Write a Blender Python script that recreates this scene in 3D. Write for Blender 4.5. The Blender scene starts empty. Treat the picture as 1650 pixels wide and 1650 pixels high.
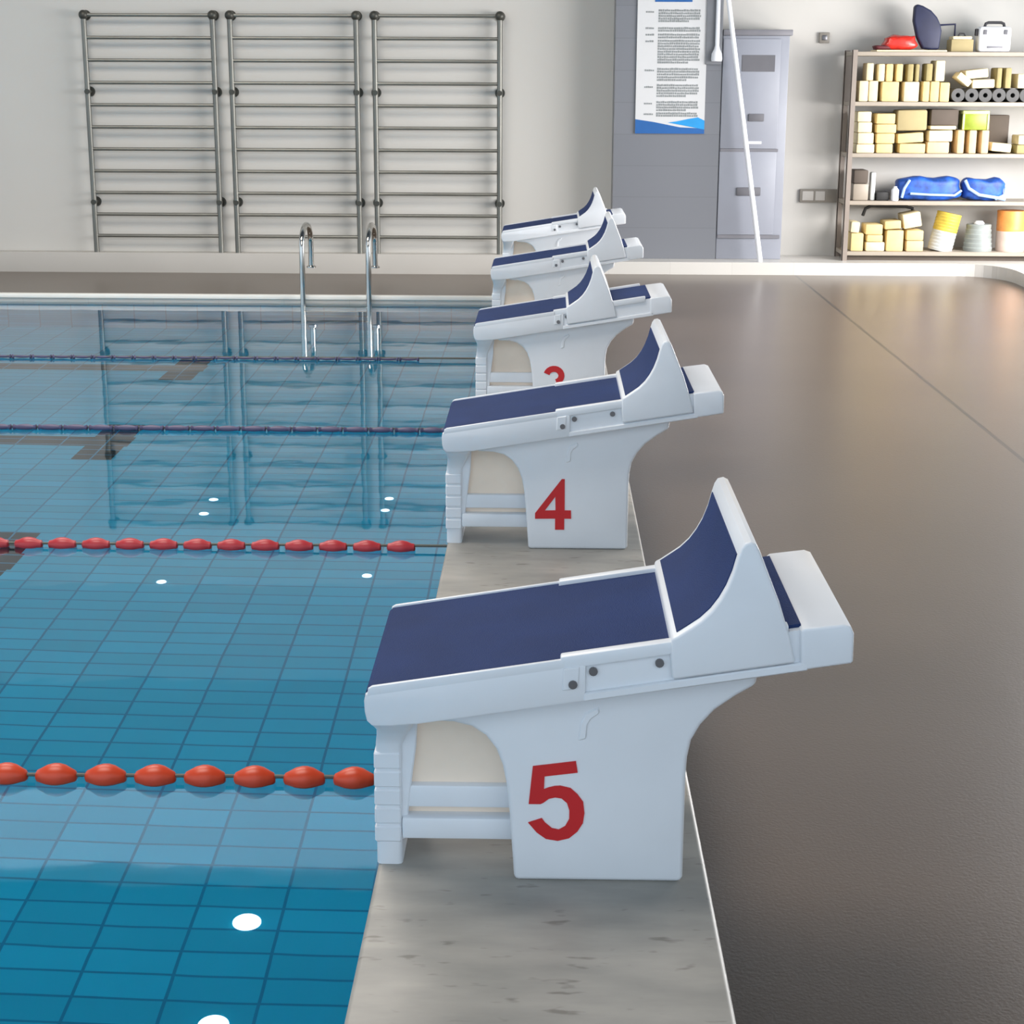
import bpy, bmesh, math, random
from mathutils import Vector, Matrix

# ------------------------------------------------------------------ scene, camera, light
scene = bpy.context.scene
COL = scene.collection
scene.view_settings.view_transform = 'Standard'
scene.view_settings.look = 'None'
scene.view_settings.exposure = 0.0
scene.view_settings.gamma = 1.0
scene.view_settings.use_curve_mapping = False

PITCH, YAW, ROLL = math.radians(14.634), math.radians(1.1497), 0.004
cam_data = bpy.data.cameras.new('camera')
cam_data.sensor_width = 36.0
cam_data.lens = 36.0 * 2700.0 / 1650.0
cam_data.clip_end = 200
camera = bpy.data.objects.new('camera', cam_data)
COL.objects.link(camera)
_f = Vector((-math.sin(YAW) * math.cos(PITCH), math.cos(YAW) * math.cos(PITCH), -math.sin(PITCH)))
_r = Vector((math.cos(YAW), math.sin(YAW), 0))
_u = _r.cross(_f)
_r2 = _r * math.cos(ROLL) + _u * math.sin(ROLL)
_u2 = _u * math.cos(ROLL) - _r * math.sin(ROLL)
camera.matrix_world = Matrix(((_r2.x, _u2.x, -_f.x, 0), (_r2.y, _u2.y, -_f.y, 0), (_r2.z, _u2.z, -_f.z, 1.76), (0, 0, 0, 1)))
scene.camera = camera

world = bpy.data.worlds.new('world')
scene.world = world
world.use_nodes = True
world.node_tree.nodes['Background'].inputs['Color'].default_value = (0.78, 0.92, 1.06, 1)
_wn, _wl = world.node_tree.nodes, world.node_tree.links
_tc = _wn.new('ShaderNodeTexCoord')
_sp = _wn.new('ShaderNodeSeparateXYZ')
_wl.new(_tc.outputs['Generated'], _sp.inputs['Vector'])
_mr = _wn.new('ShaderNodeMapRange')          # overcast sky, brighter on the far side of the hall
_mr.inputs['From Min'].default_value, _mr.inputs['From Max'].default_value = 0.2, 0.9
_mr.inputs['To Min'].default_value, _mr.inputs['To Max'].default_value = 1.25, 1.55
_wl.new(_sp.outputs['Y'], _mr.inputs['Value'])
_wl.new(_mr.outputs['Result'], _wn['Background'].inputs['Strength'])


def area_light(name, loc, rot, sx, sy, power, color):
    d = bpy.data.lights.new(name, 'AREA')
    d.shape = 'RECTANGLE'
    d.size, d.size_y = sx, sy
    d.energy = power
    d.color = color
    o = bpy.data.objects.new(name, d)
    o.location = loc
    o.rotation_euler = rot
    COL.objects.link(o)
    return o


# rows of lamps under the hall ceiling and an unseen side lamp added to brighten the far deck
area_light('hall_ceiling_light', (-3.0, 5.0, 6.2), (0, 0, 0), 5.0, 3.0, 350, (1.0, 0.91, 0.82))
area_light('hall_ceiling_light', (-4.0, 11.0, 6.2), (0, 0, 0), 5.0, 3.0, 430, (1.0, 0.93, 0.85))
area_light('added_side_light', (6.0, 12.6, 1.6), (0, math.radians(50), 0), 2.2, 5.5, 880, (1.0, 0.96, 0.94))

random.seed(7)


# ------------------------------------------------------------------ materials
def new_mat(name):
    m = bpy.data.materials.new(name)
    m.use_nodes = True
    nt = m.node_tree
    return m, nt, nt.nodes['Principled BSDF']


def mat(name, color, rough=0.5, metal=0.0, var=0.06, scale=6.0, spec=0.5, bump=0.0, bscale=60.0):
    """plain coloured surface with a little procedural mottling"""
    m, nt, b = new_mat(name)
    N, L = nt.nodes, nt.links
    tc = N.new('ShaderNodeTexCoord')
    nz = N.new('ShaderNodeTexNoise')
    nz.inputs['Scale'].default_value = scale
    nz.inputs['Detail'].default_value = 4
    L.new(tc.outputs['Object'], nz.inputs['Vector'])
    rp = N.new('ShaderNodeValToRGB')
    rp.color_ramp.elements[0].position = 0.3
    rp.color_ramp.elements[1].position = 0.7
    rp.color_ramp.elements[0].color = tuple(max(0, c * (1 - var)) for c in color) + (1,)
    rp.color_ramp.elements[1].color = tuple(min(1, c * (1 + var)) for c in color) + (1,)
    L.new(nz.outputs['Fac'], rp.inputs['Fac'])
    L.new(rp.outputs['Color'], b.inputs['Base Color'])
    b.inputs['Roughness'].default_value = rough
    b.inputs['Metallic'].default_value = metal
    b.inputs['Specular IOR Level'].default_value = spec
    if bump:
        n2 = N.new('ShaderNodeTexNoise')
        n2.inputs['Scale'].default_value = bscale
        L.new(tc.outputs['Object'], n2.inputs['Vector'])
        bp = N.new('ShaderNodeBump')
        bp.inputs['Strength'].default_value = bump
        bp.inputs['Distance'].default_value = 0.01
        L.new(n2.outputs['Fac'], bp.inputs['Height'])
        L.new(bp.outputs['Normal'], b.inputs['Normal'])
    return m


def s2l(r, g, b):
    f = lambda c: (c / 255 / 12.92) if c <= 10.3 else ((c / 255 + 0.055) / 1.055) ** 2.4
    return (f(r), f(g), f(b))


M = {}
M['white_plastic'] = mat('white_plastic', (0.78, 0.81, 0.85), 0.30, var=0.02)
M['cream_plastic'] = mat('cream_plastic', (0.93, 0.78, 0.64), 0.5, var=0.05)
M['blue_pad'] = mat('blue_pad', (0.010, 0.031, 0.125), 0.75, var=0.12, scale=5, spec=0.3, bump=0.35, bscale=350)
M['red_print'] = mat('red_print', (0.56, 0.013, 0.018), 0.4, var=0.05)
M['bolt'] = mat('bolt_steel', (0.18, 0.18, 0.19), 0.35, 0.8)
M['dark_gap'] = mat('dark_rubber', (0.03, 0.03, 0.035), 0.7)
M['steel'] = mat('stainless_steel', (0.62, 0.61, 0.58), 0.13, 1.0, var=0.03)
M['bar_steel'] = mat('brushed_bar_steel', (0.20, 0.20, 0.18), 0.42, 0.6, var=0.15, scale=2)
M['bar_dark'] = mat('bar_bracket_steel', (0.07, 0.07, 0.06), 0.45, 0.5, var=0.1)
M['wall'] = mat('wall_paint', (0.575, 0.56, 0.525), 0.7, var=0.02, scale=0.6)
M['wall_upper_dimmed'] = mat('upper_wall_shade', (0.27, 0.29, 0.30), 0.7, var=0.02, scale=0.6)  # dimmer light high on the wall, put into its colour
M['wall_middle_dimmed'] = mat('middle_wall_shade', (0.44, 0.45, 0.45), 0.7, var=0.02, scale=0.6)  # first step of that painted dimming, above the lower wall
M['ceiling'] = mat('ceiling_board', (0.07, 0.09, 0.11), 0.8)
M['orange_float'] = mat('orange_float_plastic', (0.62, 0.060, 0.018), 0.35, var=0.1, scale=9)
M['red_float'] = mat('red_float_plastic', (0.46, 0.035, 0.045), 0.35, var=0.1, scale=9)
M['violet_float'] = mat('violet_float_plastic', (0.085, 0.075, 0.15), 0.4, var=0.1)
M['cable'] = mat('cable_sheath', (0.10, 0.10, 0.08), 0.5)
M['rack_metal'] = mat('rack_enamel', (0.25, 0.21, 0.18), 0.45, var=0.06)
M['rack_edge'] = mat('rack_shelf_enamel', (0.33, 0.285, 0.23), 0.45, var=0.05)
M['cream_foam'] = mat('cream_foam', (0.70, 0.54, 0.25), 0.85, var=0.08, scale=12)
M['pale_foam'] = mat('pale_foam', (0.76, 0.65, 0.41), 0.85, var=0.08, scale=12)
M['peach_foam'] = mat('peach_foam', (0.68, 0.50, 0.28), 0.85, var=0.07, scale=12)
M['olive_foam'] = mat('olive_foam', (0.36, 0.30, 0.14), 0.85, var=0.08, scale=12)
M['grey_foam'] = mat('grey_foam', (0.10, 0.10, 0.10), 0.8, var=0.1)
M['green_plastic'] = mat('green_plastic', (0.24, 0.30, 0.015), 0.35, var=0.25, scale=8)
M['green_rim'] = mat('pale_green_rim', (0.62, 0.66, 0.25), 0.35)
M['cardboard'] = mat('cardboard_box', (0.38, 0.31, 0.16), 0.85, var=0.05)
M['dark_box'] = mat('dark_cardboard', (0.10, 0.08, 0.065), 0.85, var=0.08)
M['royal_blue'] = mat('royal_blue_fabric', (0.015, 0.08, 0.38), 0.5, var=0.7, scale=9)
M['sky_strap'] = mat('pale_blue_strap', (0.35, 0.52, 0.86), 0.5)
M['white_thing'] = mat('white_enamel', (0.82, 0.84, 0.88), 0.4, var=0.02)
M['red_bag'] = mat('glossy_red_plastic', (0.55, 0.03, 0.02), 0.2, var=0.3, scale=9)
M['dark_red'] = mat('dark_red_cloth', (0.12, 0.02, 0.025), 0.7)
M['navy'] = mat('navy_fabric', (0.016, 0.020, 0.060), 0.55, var=0.2)
M['grey_tub'] = mat('grey_tub_plastic', (0.27, 0.30, 0.29), 0.4, var=0.12, scale=10)
M['white_tub'] = mat('white_tub_plastic', (0.52, 0.54, 0.53), 0.4, var=0.1, scale=10)
M['yellow_tub'] = mat('yellow_tub_plastic', (0.62, 0.46, 0.07), 0.4, var=0.2, scale=10)
M['orange_tub'] = mat('orange_tub_plastic', (0.80, 0.30, 0.07), 0.4, var=0.15, scale=10)
M['pink_tub'] = mat('pale_peach_plastic', (0.68, 0.52, 0.44), 0.4, var=0.1, scale=10)
M['black'] = mat('black_rubber', (0.02, 0.02, 0.02), 0.6)
M['locker_white'] = mat('locker_enamel', (0.265, 0.28, 0.325), 0.4, var=0.02)
M['locker_grey'] = mat('locker_trim', (0.17, 0.17, 0.19), 0.45)
M['vent_grey'] = mat('vent_grey', (0.12, 0.12, 0.135), 0.6)
M['poster_white'] = mat('poster_paper', (0.58, 0.59, 0.60), 0.6, var=0.01)
M['poster_ink'] = mat('poster_ink', (0.24, 0.26, 0.265), 0.7, var=0.1)
M['poster_blue'] = mat('poster_blue', (0.012, 0.27, 0.62), 0.55)
M['poster_navy'] = mat('poster_deep_blue', (0.01, 0.10, 0.33), 0.55)
M['poster_sky'] = mat('poster_sky_blue', (0.42, 0.66, 0.86), 0.55)
M['conduit'] = mat('conduit_grey', (0.19, 0.20, 0.22), 0.5)
M['socket'] = mat('socket_grey', (0.24, 0.22, 0.19), 0.5)
M['socket_face'] = mat('socket_face', (0.50, 0.48, 0.45), 0.5)
M['grille'] = mat('glowing_disc', (0.95, 0.97, 0.97), 0.5, var=0.01)
M['grille'].node_tree.nodes['Principled BSDF'].inputs['Emission Color'].default_value = (1, 1, 1, 1)
M['grille'].node_tree.nodes['Principled BSDF'].inputs['Emission Strength'].default_value = 1.3  # glow added to keep the floor discs bright white
M['gutter'] = mat('gutter_white', (0.86, 0.85, 0.80), 0.4, var=0.02)


def concrete_mat():
    m, nt, b = new_mat('plinth_stone')
    N, L = nt.nodes, nt.links
    tc = N.new('ShaderNodeTexCoord')
    mp = N.new('ShaderNodeMapping')
    mp.inputs['Scale'].default_value = (1.2, 3.5, 1)
    L.new(tc.outputs['Object'], mp.inputs['Vector'])
    nz = N.new('ShaderNodeTexNoise')
    nz.inputs['Scale'].default_value = 2.6
    nz.inputs['Detail'].default_value = 7
    L.new(mp.outputs['Vector'], nz.inputs['Vector'])
    rp = N.new('ShaderNodeValToRGB')
    rp.color_ramp.elements[0].position = 0.32
    rp.color_ramp.elements[0].color = (0.24, 0.235, 0.215, 1)
    rp.color_ramp.elements[1].position = 0.68
    rp.color_ramp.elements[1].color = (0.375, 0.355, 0.32, 1)
    L.new(nz.outputs['Fac'], rp.inputs['Fac'])
    n2 = N.new('ShaderNodeTexNoise')
    n2.inputs['Scale'].default_value = 11
    L.new(mp.outputs['Vector'], n2.inputs['Vector'])
    r2 = N.new('ShaderNodeValToRGB')
    r2.color_ramp.elements[0].position = 0.27
    r2.color_ramp.elements[0].color = (0.45, 0.43, 0.40, 1)
    r2.color_ramp.elements[1].position = 0.36
    r2.color_ramp.elements[1].color = (1, 1, 1, 1)
    L.new(n2.outputs['Fac'], r2.inputs['Fac'])
    mx = N.new('ShaderNodeMixRGB')
    mx.blend_type = 'MULTIPLY'
    mx.inputs['Fac'].default_value = 0.7
    L.new(rp.outputs['Color'], mx.inputs['Color1'])
    L.new(r2.outputs['Color'], mx.inputs['Color2'])
    L.new(mx.outputs['Color'], b.inputs['Base Color'])
    b.inputs['Roughness'].default_value = 0.42
    return m


def deck_mat():
    m, nt, b = new_mat('brown_deck_surface')
    N, L = nt.nodes, nt.links
    tc = N.new('ShaderNodeTexCoord')
    nz = N.new('ShaderNodeTexNoise')
    nz.inputs['Scale'].default_value = 0.9
    nz.inputs['Detail'].default_value = 5
    L.new(tc.outputs['Object'], nz.inputs['Vector'])
    rp = N.new('ShaderNodeValToRGB')
    rp.color_ramp.elements[0].position = 0.3
    rp.color_ramp.elements[0].color = (0.100, 0.071, 0.050, 1)
    rp.color_ramp.elements[1].position = 0.7
    rp.color_ramp.elements[1].color = (0.118, 0.086, 0.063, 1)
    L.new(nz.outputs['Fac'], rp.inputs['Fac'])
    # one dark seam running away from the viewer at x = 2.42
    sep = N.new('ShaderNodeSeparateXYZ')
    L.new(tc.outputs['Object'], sep.inputs['Vector'])
    d = N.new('ShaderNodeMath'); d.operation = 'SUBTRACT'; d.inputs[1].default_value = 2.42
    L.new(sep.outputs['X'], d.inputs[0])
    a = N.new('ShaderNodeMath'); a.operation = 'ABSOLUTE'
    L.new(d.outputs[0], a.inputs[0])
    lt = N.new('ShaderNodeMath'); lt.operation = 'LESS_THAN'; lt.inputs[1].default_value = 0.013
    L.new(a.outputs[0], lt.inputs[0])
    mx = N.new('ShaderNodeMixRGB')
    L.new(lt.outputs[0], mx.inputs['Fac'])
    L.new(rp.outputs['Color'], mx.inputs['Color1'])
    mx.inputs['Color2'].default_value = (0.035, 0.028, 0.024, 1)
    L.new(mx.outputs['Color'], b.inputs['Base Color'])
    b.inputs['Roughness'].default_value = 0.29
    b.inputs['Specular IOR Level'].default_value = 1.0
    n2 = N.new('ShaderNodeTexNoise'); n2.inputs['Scale'].default_value = 120
    L.new(tc.outputs['Object'], n2.inputs['Vector'])
    bp = N.new('ShaderNodeBump'); bp.inputs['Strength'].default_value = 0.15; bp.inputs['Distance'].default_value = 0.004
    L.new(n2.outputs['Fac'], bp.inputs['Height'])
    L.new(bp.outputs['Normal'], b.inputs['Normal'])
    return m


def tile_mat(name, axes, tile, grout_w, c_tile, c_grout, lanes=False, rough=0.35, var=0.12, spec=0.5):
    """grid of rectangular tiles; axes = the two object axes the grid runs along"""
    m, nt, b = new_mat(name)
    N, L = nt.nodes, nt.links
    tc = N.new('ShaderNodeTexCoord')
    sep = N.new('ShaderNodeSeparateXYZ')
    L.new(tc.outputs['Object'], sep.inputs['Vector'])

    def mth(op, a, bv=None):
        n = N.new('ShaderNodeMath'); n.operation = op
        for i, v in enumerate((a, bv)):
            if v is None:
                continue
            if isinstance(v, (int, float)):
                n.inputs[i].default_value = v
            else:
                L.new(v, n.inputs[i])
        return n.outputs[0]
    masks, cells = [], []
    for ax, t in zip(axes, tile):
        q = mth('DIVIDE', sep.outputs[ax], t)
        fr = mth('FRACT', mth('ADD', q, 500.0))
        cells.append(mth('FLOOR', q))
        masks.append(mth('LESS_THAN', fr, grout_w / t))
    g = mth('MAXIMUM', masks[0], masks[1])
    cmb = N.new('ShaderNodeCombineXYZ')
    L.new(cells[0], cmb.inputs['X']); L.new(cells[1], cmb.inputs['Y'])
    wn = N.new('ShaderNodeTexWhiteNoise')
    L.new(cmb.outputs['Vector'], wn.inputs['Vector'])
    rp = N.new('ShaderNodeValToRGB')
    rp.color_ramp.elements[0].color = tuple(c * (1 - var) for c in c_tile) + (1,)
    rp.color_ramp.elements[1].color = tuple(c * (1 + var) for c in c_tile) + (1,)
    L.new(wn.outputs['Value'], rp.inputs['Fac'])
    col = rp.outputs['Color']
    if lanes:
        # dark lane lines ending in a cross bar, one per lane of 2.5 m
        yy = mth('SUBTRACT', mth('FRACT', mth('DIVIDE', mth('ADD', sep.outputs['Y'], 250.0 - 13.35 + 1.25), 2.5)), 0.5)
        ad = mth('MULTIPLY', mth('ABSOLUTE', yy), 2.5)
        line = mth('MULTIPLY', mth('LESS_THAN', ad, 0.125), mth('LESS_THAN', sep.outputs['X'], -2.75))
        bar = mth('MULTIPLY', mth('LESS_THAN', ad, 0.48),
                  mth('MULTIPLY', mth('LESS_THAN', sep.outputs['X'], -2.77), mth('GREATER_THAN', sep.outputs['X'], -3.03)))
        lm = mth('MAXIMUM', line, bar)
        mx2 = N.new('ShaderNodeMixRGB')
        L.new(lm, mx2.inputs['Fac'])
        L.new(col, mx2.inputs['Color1'])
        mx2.inputs['Color2'].default_value = (0.004, 0.022, 0.034, 1)
        col = mx2.outputs['Color']
    mx = N.new('ShaderNodeMixRGB')
    L.new(g, mx.inputs['Fac'])
    L.new(col, mx.inputs['Color1'])
    mx.inputs['Color2'].default_value = c_grout + (1,)
    L.new(mx.outputs['Color'], b.inputs['Base Color'])
    b.inputs['Roughness'].default_value = rough
    b.inputs['Specular IOR Level'].default_value = spec
    return m


M['plinth'] = concrete_mat()
M['deck'] = deck_mat()
POOL_TILE, POOL_GROUT = (0.008, 0.39, 0.61), (0.006, 0.205, 0.37)
M['pool_floor'] = tile_mat('pool_floor_tiles', ('X', 'Y'), (0.2916, 0.128), 0.011, POOL_TILE, POOL_GROUT, lanes=True, rough=0.6, spec=0.08, var=0.08)
M['pool_wall_x'] = tile_mat('pool_wall_tiles_side', ('Y', 'Z'), (0.2916, 0.128), 0.010, POOL_TILE, POOL_GROUT)
M['pool_wall_y'] = tile_mat('pool_wall_tiles_end', ('X', 'Z'), (0.2916, 0.128), 0.010, POOL_TILE, POOL_GROUT)
M['column'] = tile_mat('grey_column_tiles', ('X', 'Z'), (2.0, 0.30), 0.005, (0.170, 0.178, 0.198), (0.138, 0.145, 0.162), var=0.03, rough=0.35)
M['far_tile'] = tile_mat('pale_floor_tiles', ('X', 'Y'), (0.60, 0.60), 0.004, (0.60, 0.585, 0.55), (0.52, 0.50, 0.47), var=0.02, rough=0.3)
M['ledge_face'] = mat('pale_ledge', (0.48, 0.46, 0.425), 0.5, var=0.03, scale=2)


def water_mat():
    m = bpy.data.materials.new('pool_water')
    m.use_nodes = True
    nt = m.node_tree
    N, L = nt.nodes, nt.links
    N.remove(N['Principled BSDF'])
    out = N['Material Output']
    rf = N.new('ShaderNodeBsdfRefraction')
    rf.inputs['Color'].default_value = (0.86, 0.97, 1.0, 1)
    rf.inputs['IOR'].default_value = 1.33
    rf.inputs['Roughness'].default_value = 0.0
    gl = N.new('ShaderNodeBsdfGlossy')
    gl.inputs['Roughness'].default_value = 0.025
    gl.inputs['Color'].default_value = (1, 1, 1, 1)
    fr = N.new('ShaderNodeFresnel')
    fr.inputs['IOR'].default_value = 1.42
    mx = N.new('ShaderNodeMixShader')
    tc = N.new('ShaderNodeTexCoord')
    nz = N.new('ShaderNodeTexNoise')
    nz.inputs['Scale'].default_value = 2.2
    nz.inputs['Detail'].default_value = 2
    L.new(tc.outputs['Object'], nz.inputs['Vector'])
    bp = N.new('ShaderNodeBump')
    bp.inputs['Strength'].default_value = 0.10
    bp.inputs['Distance'].default_value = 0.012
    L.new(nz.outputs['Fac'], bp.inputs['Height'])
    for n in (rf, gl, fr):
        L.new(bp.outputs['Normal'], n.inputs['Normal'])
    L.new(fr.outputs['Fac'], mx.inputs['Fac'])
    L.new(rf.outputs['BSDF'], mx.inputs[1])
    L.new(gl.outputs['BSDF'], mx.inputs[2])
    L.new(mx.outputs['Shader'], out.inputs['Surface'])
    return m


M['water'] = water_mat()


def pane_mat():
    m = bpy.data.materials.new('window_pane')
    m.use_nodes = True
    nt = m.node_tree
    N, L = nt.nodes, nt.links
    N.remove(N['Principled BSDF'])
    tr = N.new('ShaderNodeBsdfTransparent')
    gl = N.new('ShaderNodeBsdfGlossy')
    gl.inputs['Roughness'].default_value = 0.02
    fr = N.new('ShaderNodeFresnel')
    fr.inputs['IOR'].default_value = 1.45
    mx = N.new('ShaderNodeMixShader')
    L.new(fr.outputs['Fac'], mx.inputs['Fac'])
    L.new(tr.outputs['BSDF'], mx.inputs[1])
    L.new(gl.outputs['BSDF'], mx.inputs[2])
    L.new(mx.outputs['Shader'], N['Material Output'].inputs['Surface'])
    return m


M['pane'] = pane_mat()


# ------------------------------------------------------------------ mesh helpers
def add_box(bm, x0, x1, y0, y1, z0, z1, bevel=0.0, seg=2, mtx=None):
    if x1 < x0: x0, x1 = x1, x0
    r = bmesh.ops.create_cube(bm, size=1.0)
    vs = r['verts']
    for v in vs:
        v.co = Vector(((x0 + x1) / 2 + v.co.x * (x1 - x0), (y0 + y1) / 2 + v.co.y * (y1 - y0), (z0 + z1) / 2 + v.co.z * (z1 - z0)))
    if bevel > 0:
        es = list({e for v in vs for e in v.link_edges})
        r2 = bmesh.ops.bevel(bm, geom=es, offset=bevel, segments=seg, profile=0.5, affect='EDGES', clamp_overlap=True)
        vs = list(set(r2['verts']) | {v for v in vs if v.is_valid})
    if mtx is not None:
        bmesh.ops.transform(bm, matrix=mtx, verts=[v for v in vs if v.is_valid])
    return vs


def add_prism(bm, pts, y0, y1, bevel=0.0, seg=2, holes=None):
    """outline in x,z extruded along y"""
    vs = [bm.verts.new((x, y0, z)) for x, z in pts]
    if holes:
        edges = [bm.edges.new((vs[i], vs[(i + 1) % len(vs)])) for i in range(len(vs))]
        for h in holes:
            hv = [bm.verts.new((x, y0, z)) for x, z in h]
            edges += [bm.edges.new((hv[i], hv[(i + 1) % len(hv)])) for i in range(len(hv))]
        g = bmesh.ops.triangle_fill(bm, use_beauty=True, edges=edges)
        faces = [e for e in g['geom'] if isinstance(e, bmesh.types.BMFace)]
    else:
        faces = [bm.faces.new(vs)]
    ex = bmesh.ops.extrude_face_region(bm, geom=faces)
    nv = [e for e in ex['geom'] if isinstance(e, bmesh.types.BMVert)]
    bmesh.ops.translate(bm, verts=nv, vec=(0, y1 - y0, 0))
    if bevel > 0:
        es = []
        for e in set(e for v in list(vs) + nv if v.is_valid for e in v.link_edges):
            if abs(e.verts[0].co.y - e.verts[1].co.y) < 1e-7:
                es.append(e)
            else:
                es.append(e) if len(e.link_faces) == 2 and e.calc_face_angle(0) > 0.9 else None
        bmesh.ops.bevel(bm, geom=es, offset=bevel, segments=seg, profile=0.5, affect='EDGES', clamp_overlap=True)


def add_tube(bm, path, r, n=10, cap=True):
    """round tube along a list of points"""
    P = [Vector(p) for p in path]
    rings = []
    prev = None
    for i, p in enumerate(P):
        if i == 0: t = P[1] - P[0]
        elif i == len(P) - 1: t = P[-1] - P[-2]
        else: t = (P[i + 1] - P[i]).normalized() + (P[i] - P[i - 1]).normalized()
        t.normalize()
        if prev is None:
            ref = Vector((0, 0, 1)) if abs(t.z) < 0.9 else Vector((1, 0, 0))
            a = t.cross(ref).normalized()
        else:
            a = (prev - t * prev.dot(t)).normalized()
        prev = a
        b = t.cross(a)
        rr = r[i] if isinstance(r, (list, tuple)) else r
        rings.append([bm.verts.new(p + (a * math.cos(2 * math.pi * k / n) + b * math.sin(2 * math.pi * k / n)) * rr) for k in range(n)])
    for i in range(len(rings) - 1):
        for k in range(n):
            bm.faces.new((rings[i][k], rings[i][(k + 1) % n], rings[i + 1][(k + 1) % n], rings[i + 1][k]))
    if cap:
        bm.faces.new(rings[0][::-1])
        bm.faces.new(rings[-1])


def add_lathe(bm, prof, center, axis='Z', n=24):
    """profile (radius, height) turned about an axis through center; closed at both ends"""
    rings = []
    for r, h in prof:
        ring = []
        for k in range(n):
            a = 2 * math.pi * k / n
            c, s = r * math.cos(a), r * math.sin(a)
            v = {'Z': (c, s, h), 'Y': (c, h, s), 'X': (h, c, s)}[axis]
            ring.append(bm.verts.new((center[0] + v[0], center[1] + v[1], center[2] + v[2])))
        rings.append(ring)
    for i in range(len(rings) - 1):
        for k in range(n):
            bm.faces.new((rings[i][k], rings[i][(k + 1) % n], rings[i + 1][(k + 1) % n], rings[i + 1][k]))
    bm.faces.new(rings[0])
    bm.faces.new(rings[-1])


def obj(name, bm, material, parent=None, smooth=True, loc=None, angle=35):
    bmesh.ops.recalc_face_normals(bm, faces=bm.faces)
    me = bpy.data.meshes.new(name)
    bm.to_mesh(me)
    bm.free()
    me.materials.append(M[material] if isinstance(material, str) else material)
    if smooth:
        for p in me.polygons:
            p.use_smooth = True
        me.set_sharp_from_angle(angle=math.radians(angle))
    o = bpy.data.objects.new(name, me)
    COL.objects.link(o)
    if parent is not None:
        o.parent = parent
    if loc is not None:
        o.location = loc
    return o


def box_obj(name, material, x0, x1, y0, y1, z0, z1, parent=None, bevel=0.0):
    bm = bmesh.new()
    add_box(bm, x0, x1, y0, y1, z0, z1, bevel)
    return obj(name, bm, material, parent)


def tag(o, label, cat, group=None):
    o['label'] = label
    o['category'] = cat
    if group:
        o['group'] = group
    return o


def thing(name, label, cat, loc=(0, 0, 0), group=None):
    o = bpy.data.objects.new(name, None)
    o.empty_display_size = 0.1
    COL.objects.link(o)
    o.location = loc
    return tag(o, label, cat, group)


def struct(o):
    o['kind'] = 'structure'
    return o


def dup(root, loc):
    """copy of a thing with its parts and sub-parts"""
    r = root.copy()
    COL.objects.link(r)
    r.location = loc
    for ch in list(root.children):
        c = ch.copy(); COL.objects.link(c); c.parent = r
        for g in ch.children:
            d = g.copy(); COL.objects.link(d); d.parent = c
    return r


# ------------------------------------------------------------------ the hall
WATER_Z, POOL_Z = -0.27, -1.77
EDGE_X, PL_X, PL_Z = -0.345, 0.347, 0.15
FAR_Y, WALL_Y = 15.28, 17.15

# brown deck with a rounded far corner; it meets a raised pale tiled ledge along the walls
DECK_Z, WALK_Z, LEDGE_Y = -0.12, -0.20, 16.42
bm = bmesh.new()
pts = [(PL_X - 0.05, -1.5), (4.40, -1.5), (4.40, 15.85)]
for k in range(1, 8):
    a = math.pi / 2 * k / 8
    pts.append((3.98 + 0.42 * math.cos(a), 15.85 + (LEDGE_Y - 15.85) * math.sin(a)))
pts += [(3.98, LEDGE_Y), (PL_X - 0.05, LEDGE_Y)]
f = bm.faces.new([bm.verts.new((x, y, DECK_Z - 0.2)) for x, y in pts])
ex = bmesh.ops.extrude_face_region(bm, geom=[f])
bmesh.ops.translate(bm, verts=[v for v in ex['geom'] if isinstance(v, bmesh.types.BMVert)], vec=(0, 0, 0.2))
struct(obj('floor', bm, 'deck', smooth=False))
struct(box_obj('floor_walkway', 'deck', -16, PL_X - 0.05, FAR_Y, 17.0, WALK_Z - 0.035, WALK_Z))

bm = bmesh.new()
inner = pts[2:-1]
outline = [(PL_X - 0.05, WALL_Y), (PL_X - 0.05, LEDGE_Y)] + inner[::-1] + [(4.40, -1.5), (8, -1.5), (8, WALL_Y)]
f = bm.faces.new([bm.verts.new((x, y, DECK_Z - 0.2)) for x, y in outline])
ex = bmesh.ops.extrude_face_region(bm, geom=[f])
bmesh.ops.translate(bm, verts=[v for v in ex['geom'] if isinstance(v, bmesh.types.BMVert)], vec=(0, 0, -DECK_Z + 0.2))
bmesh.ops.triangulate(bm, faces=[q for q in bm.faces if len(q.verts) > 4])
struct(obj('floor_ledge', bm, 'far_tile', smooth=False))
struct(box_obj('trim_3', 'ledge_face', -16, PL_X - 0.05, 17.0, WALL_Y, WALK_Z - 0.1, 0.0, bevel=0.008))

bm = bmesh.new()
add_box(bm, EDGE_X, PL_X, -1.5, FAR_Y - 0.02, -0.22, PL_Z, 0.012, 3)
struct(obj('floor_plinth', bm, 'plinth'))

# pool shell
struct(box_obj('floor_pool', 'pool_floor', -16, EDGE_X + 0.25, -1.5, FAR_Y + 0.2, POOL_Z - 0.1, POOL_Z))
struct(box_obj('wall_pool_right', 'pool_wall_x', EDGE_X + 0.03, EDGE_X + 0.25, -1.5, FAR_Y, POOL_Z, -0.22))
struct(box_obj('wall_pool_far', 'pool_wall_y', -16, EDGE_X + 0.03, FAR_Y, FAR_Y + 0.2, POOL_Z, -0.236))
struct(box_obj('wall_pool_left', 'pool_wall_x', -16.2, -16, -1.5, FAR_Y, POOL_Z, 0))
struct(box_obj('wall_pool_near', 'pool_wall_y', -16, EDGE_X + 0.25, -1.7, -1.5, POOL_Z, 0))
struct(box_obj('trim_1', 'gutter', -16, EDGE_X, FAR_Y - 0.04, FAR_Y + 0.03, -0.236, WALK_Z + 0.004, bevel=0.006))
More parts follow.
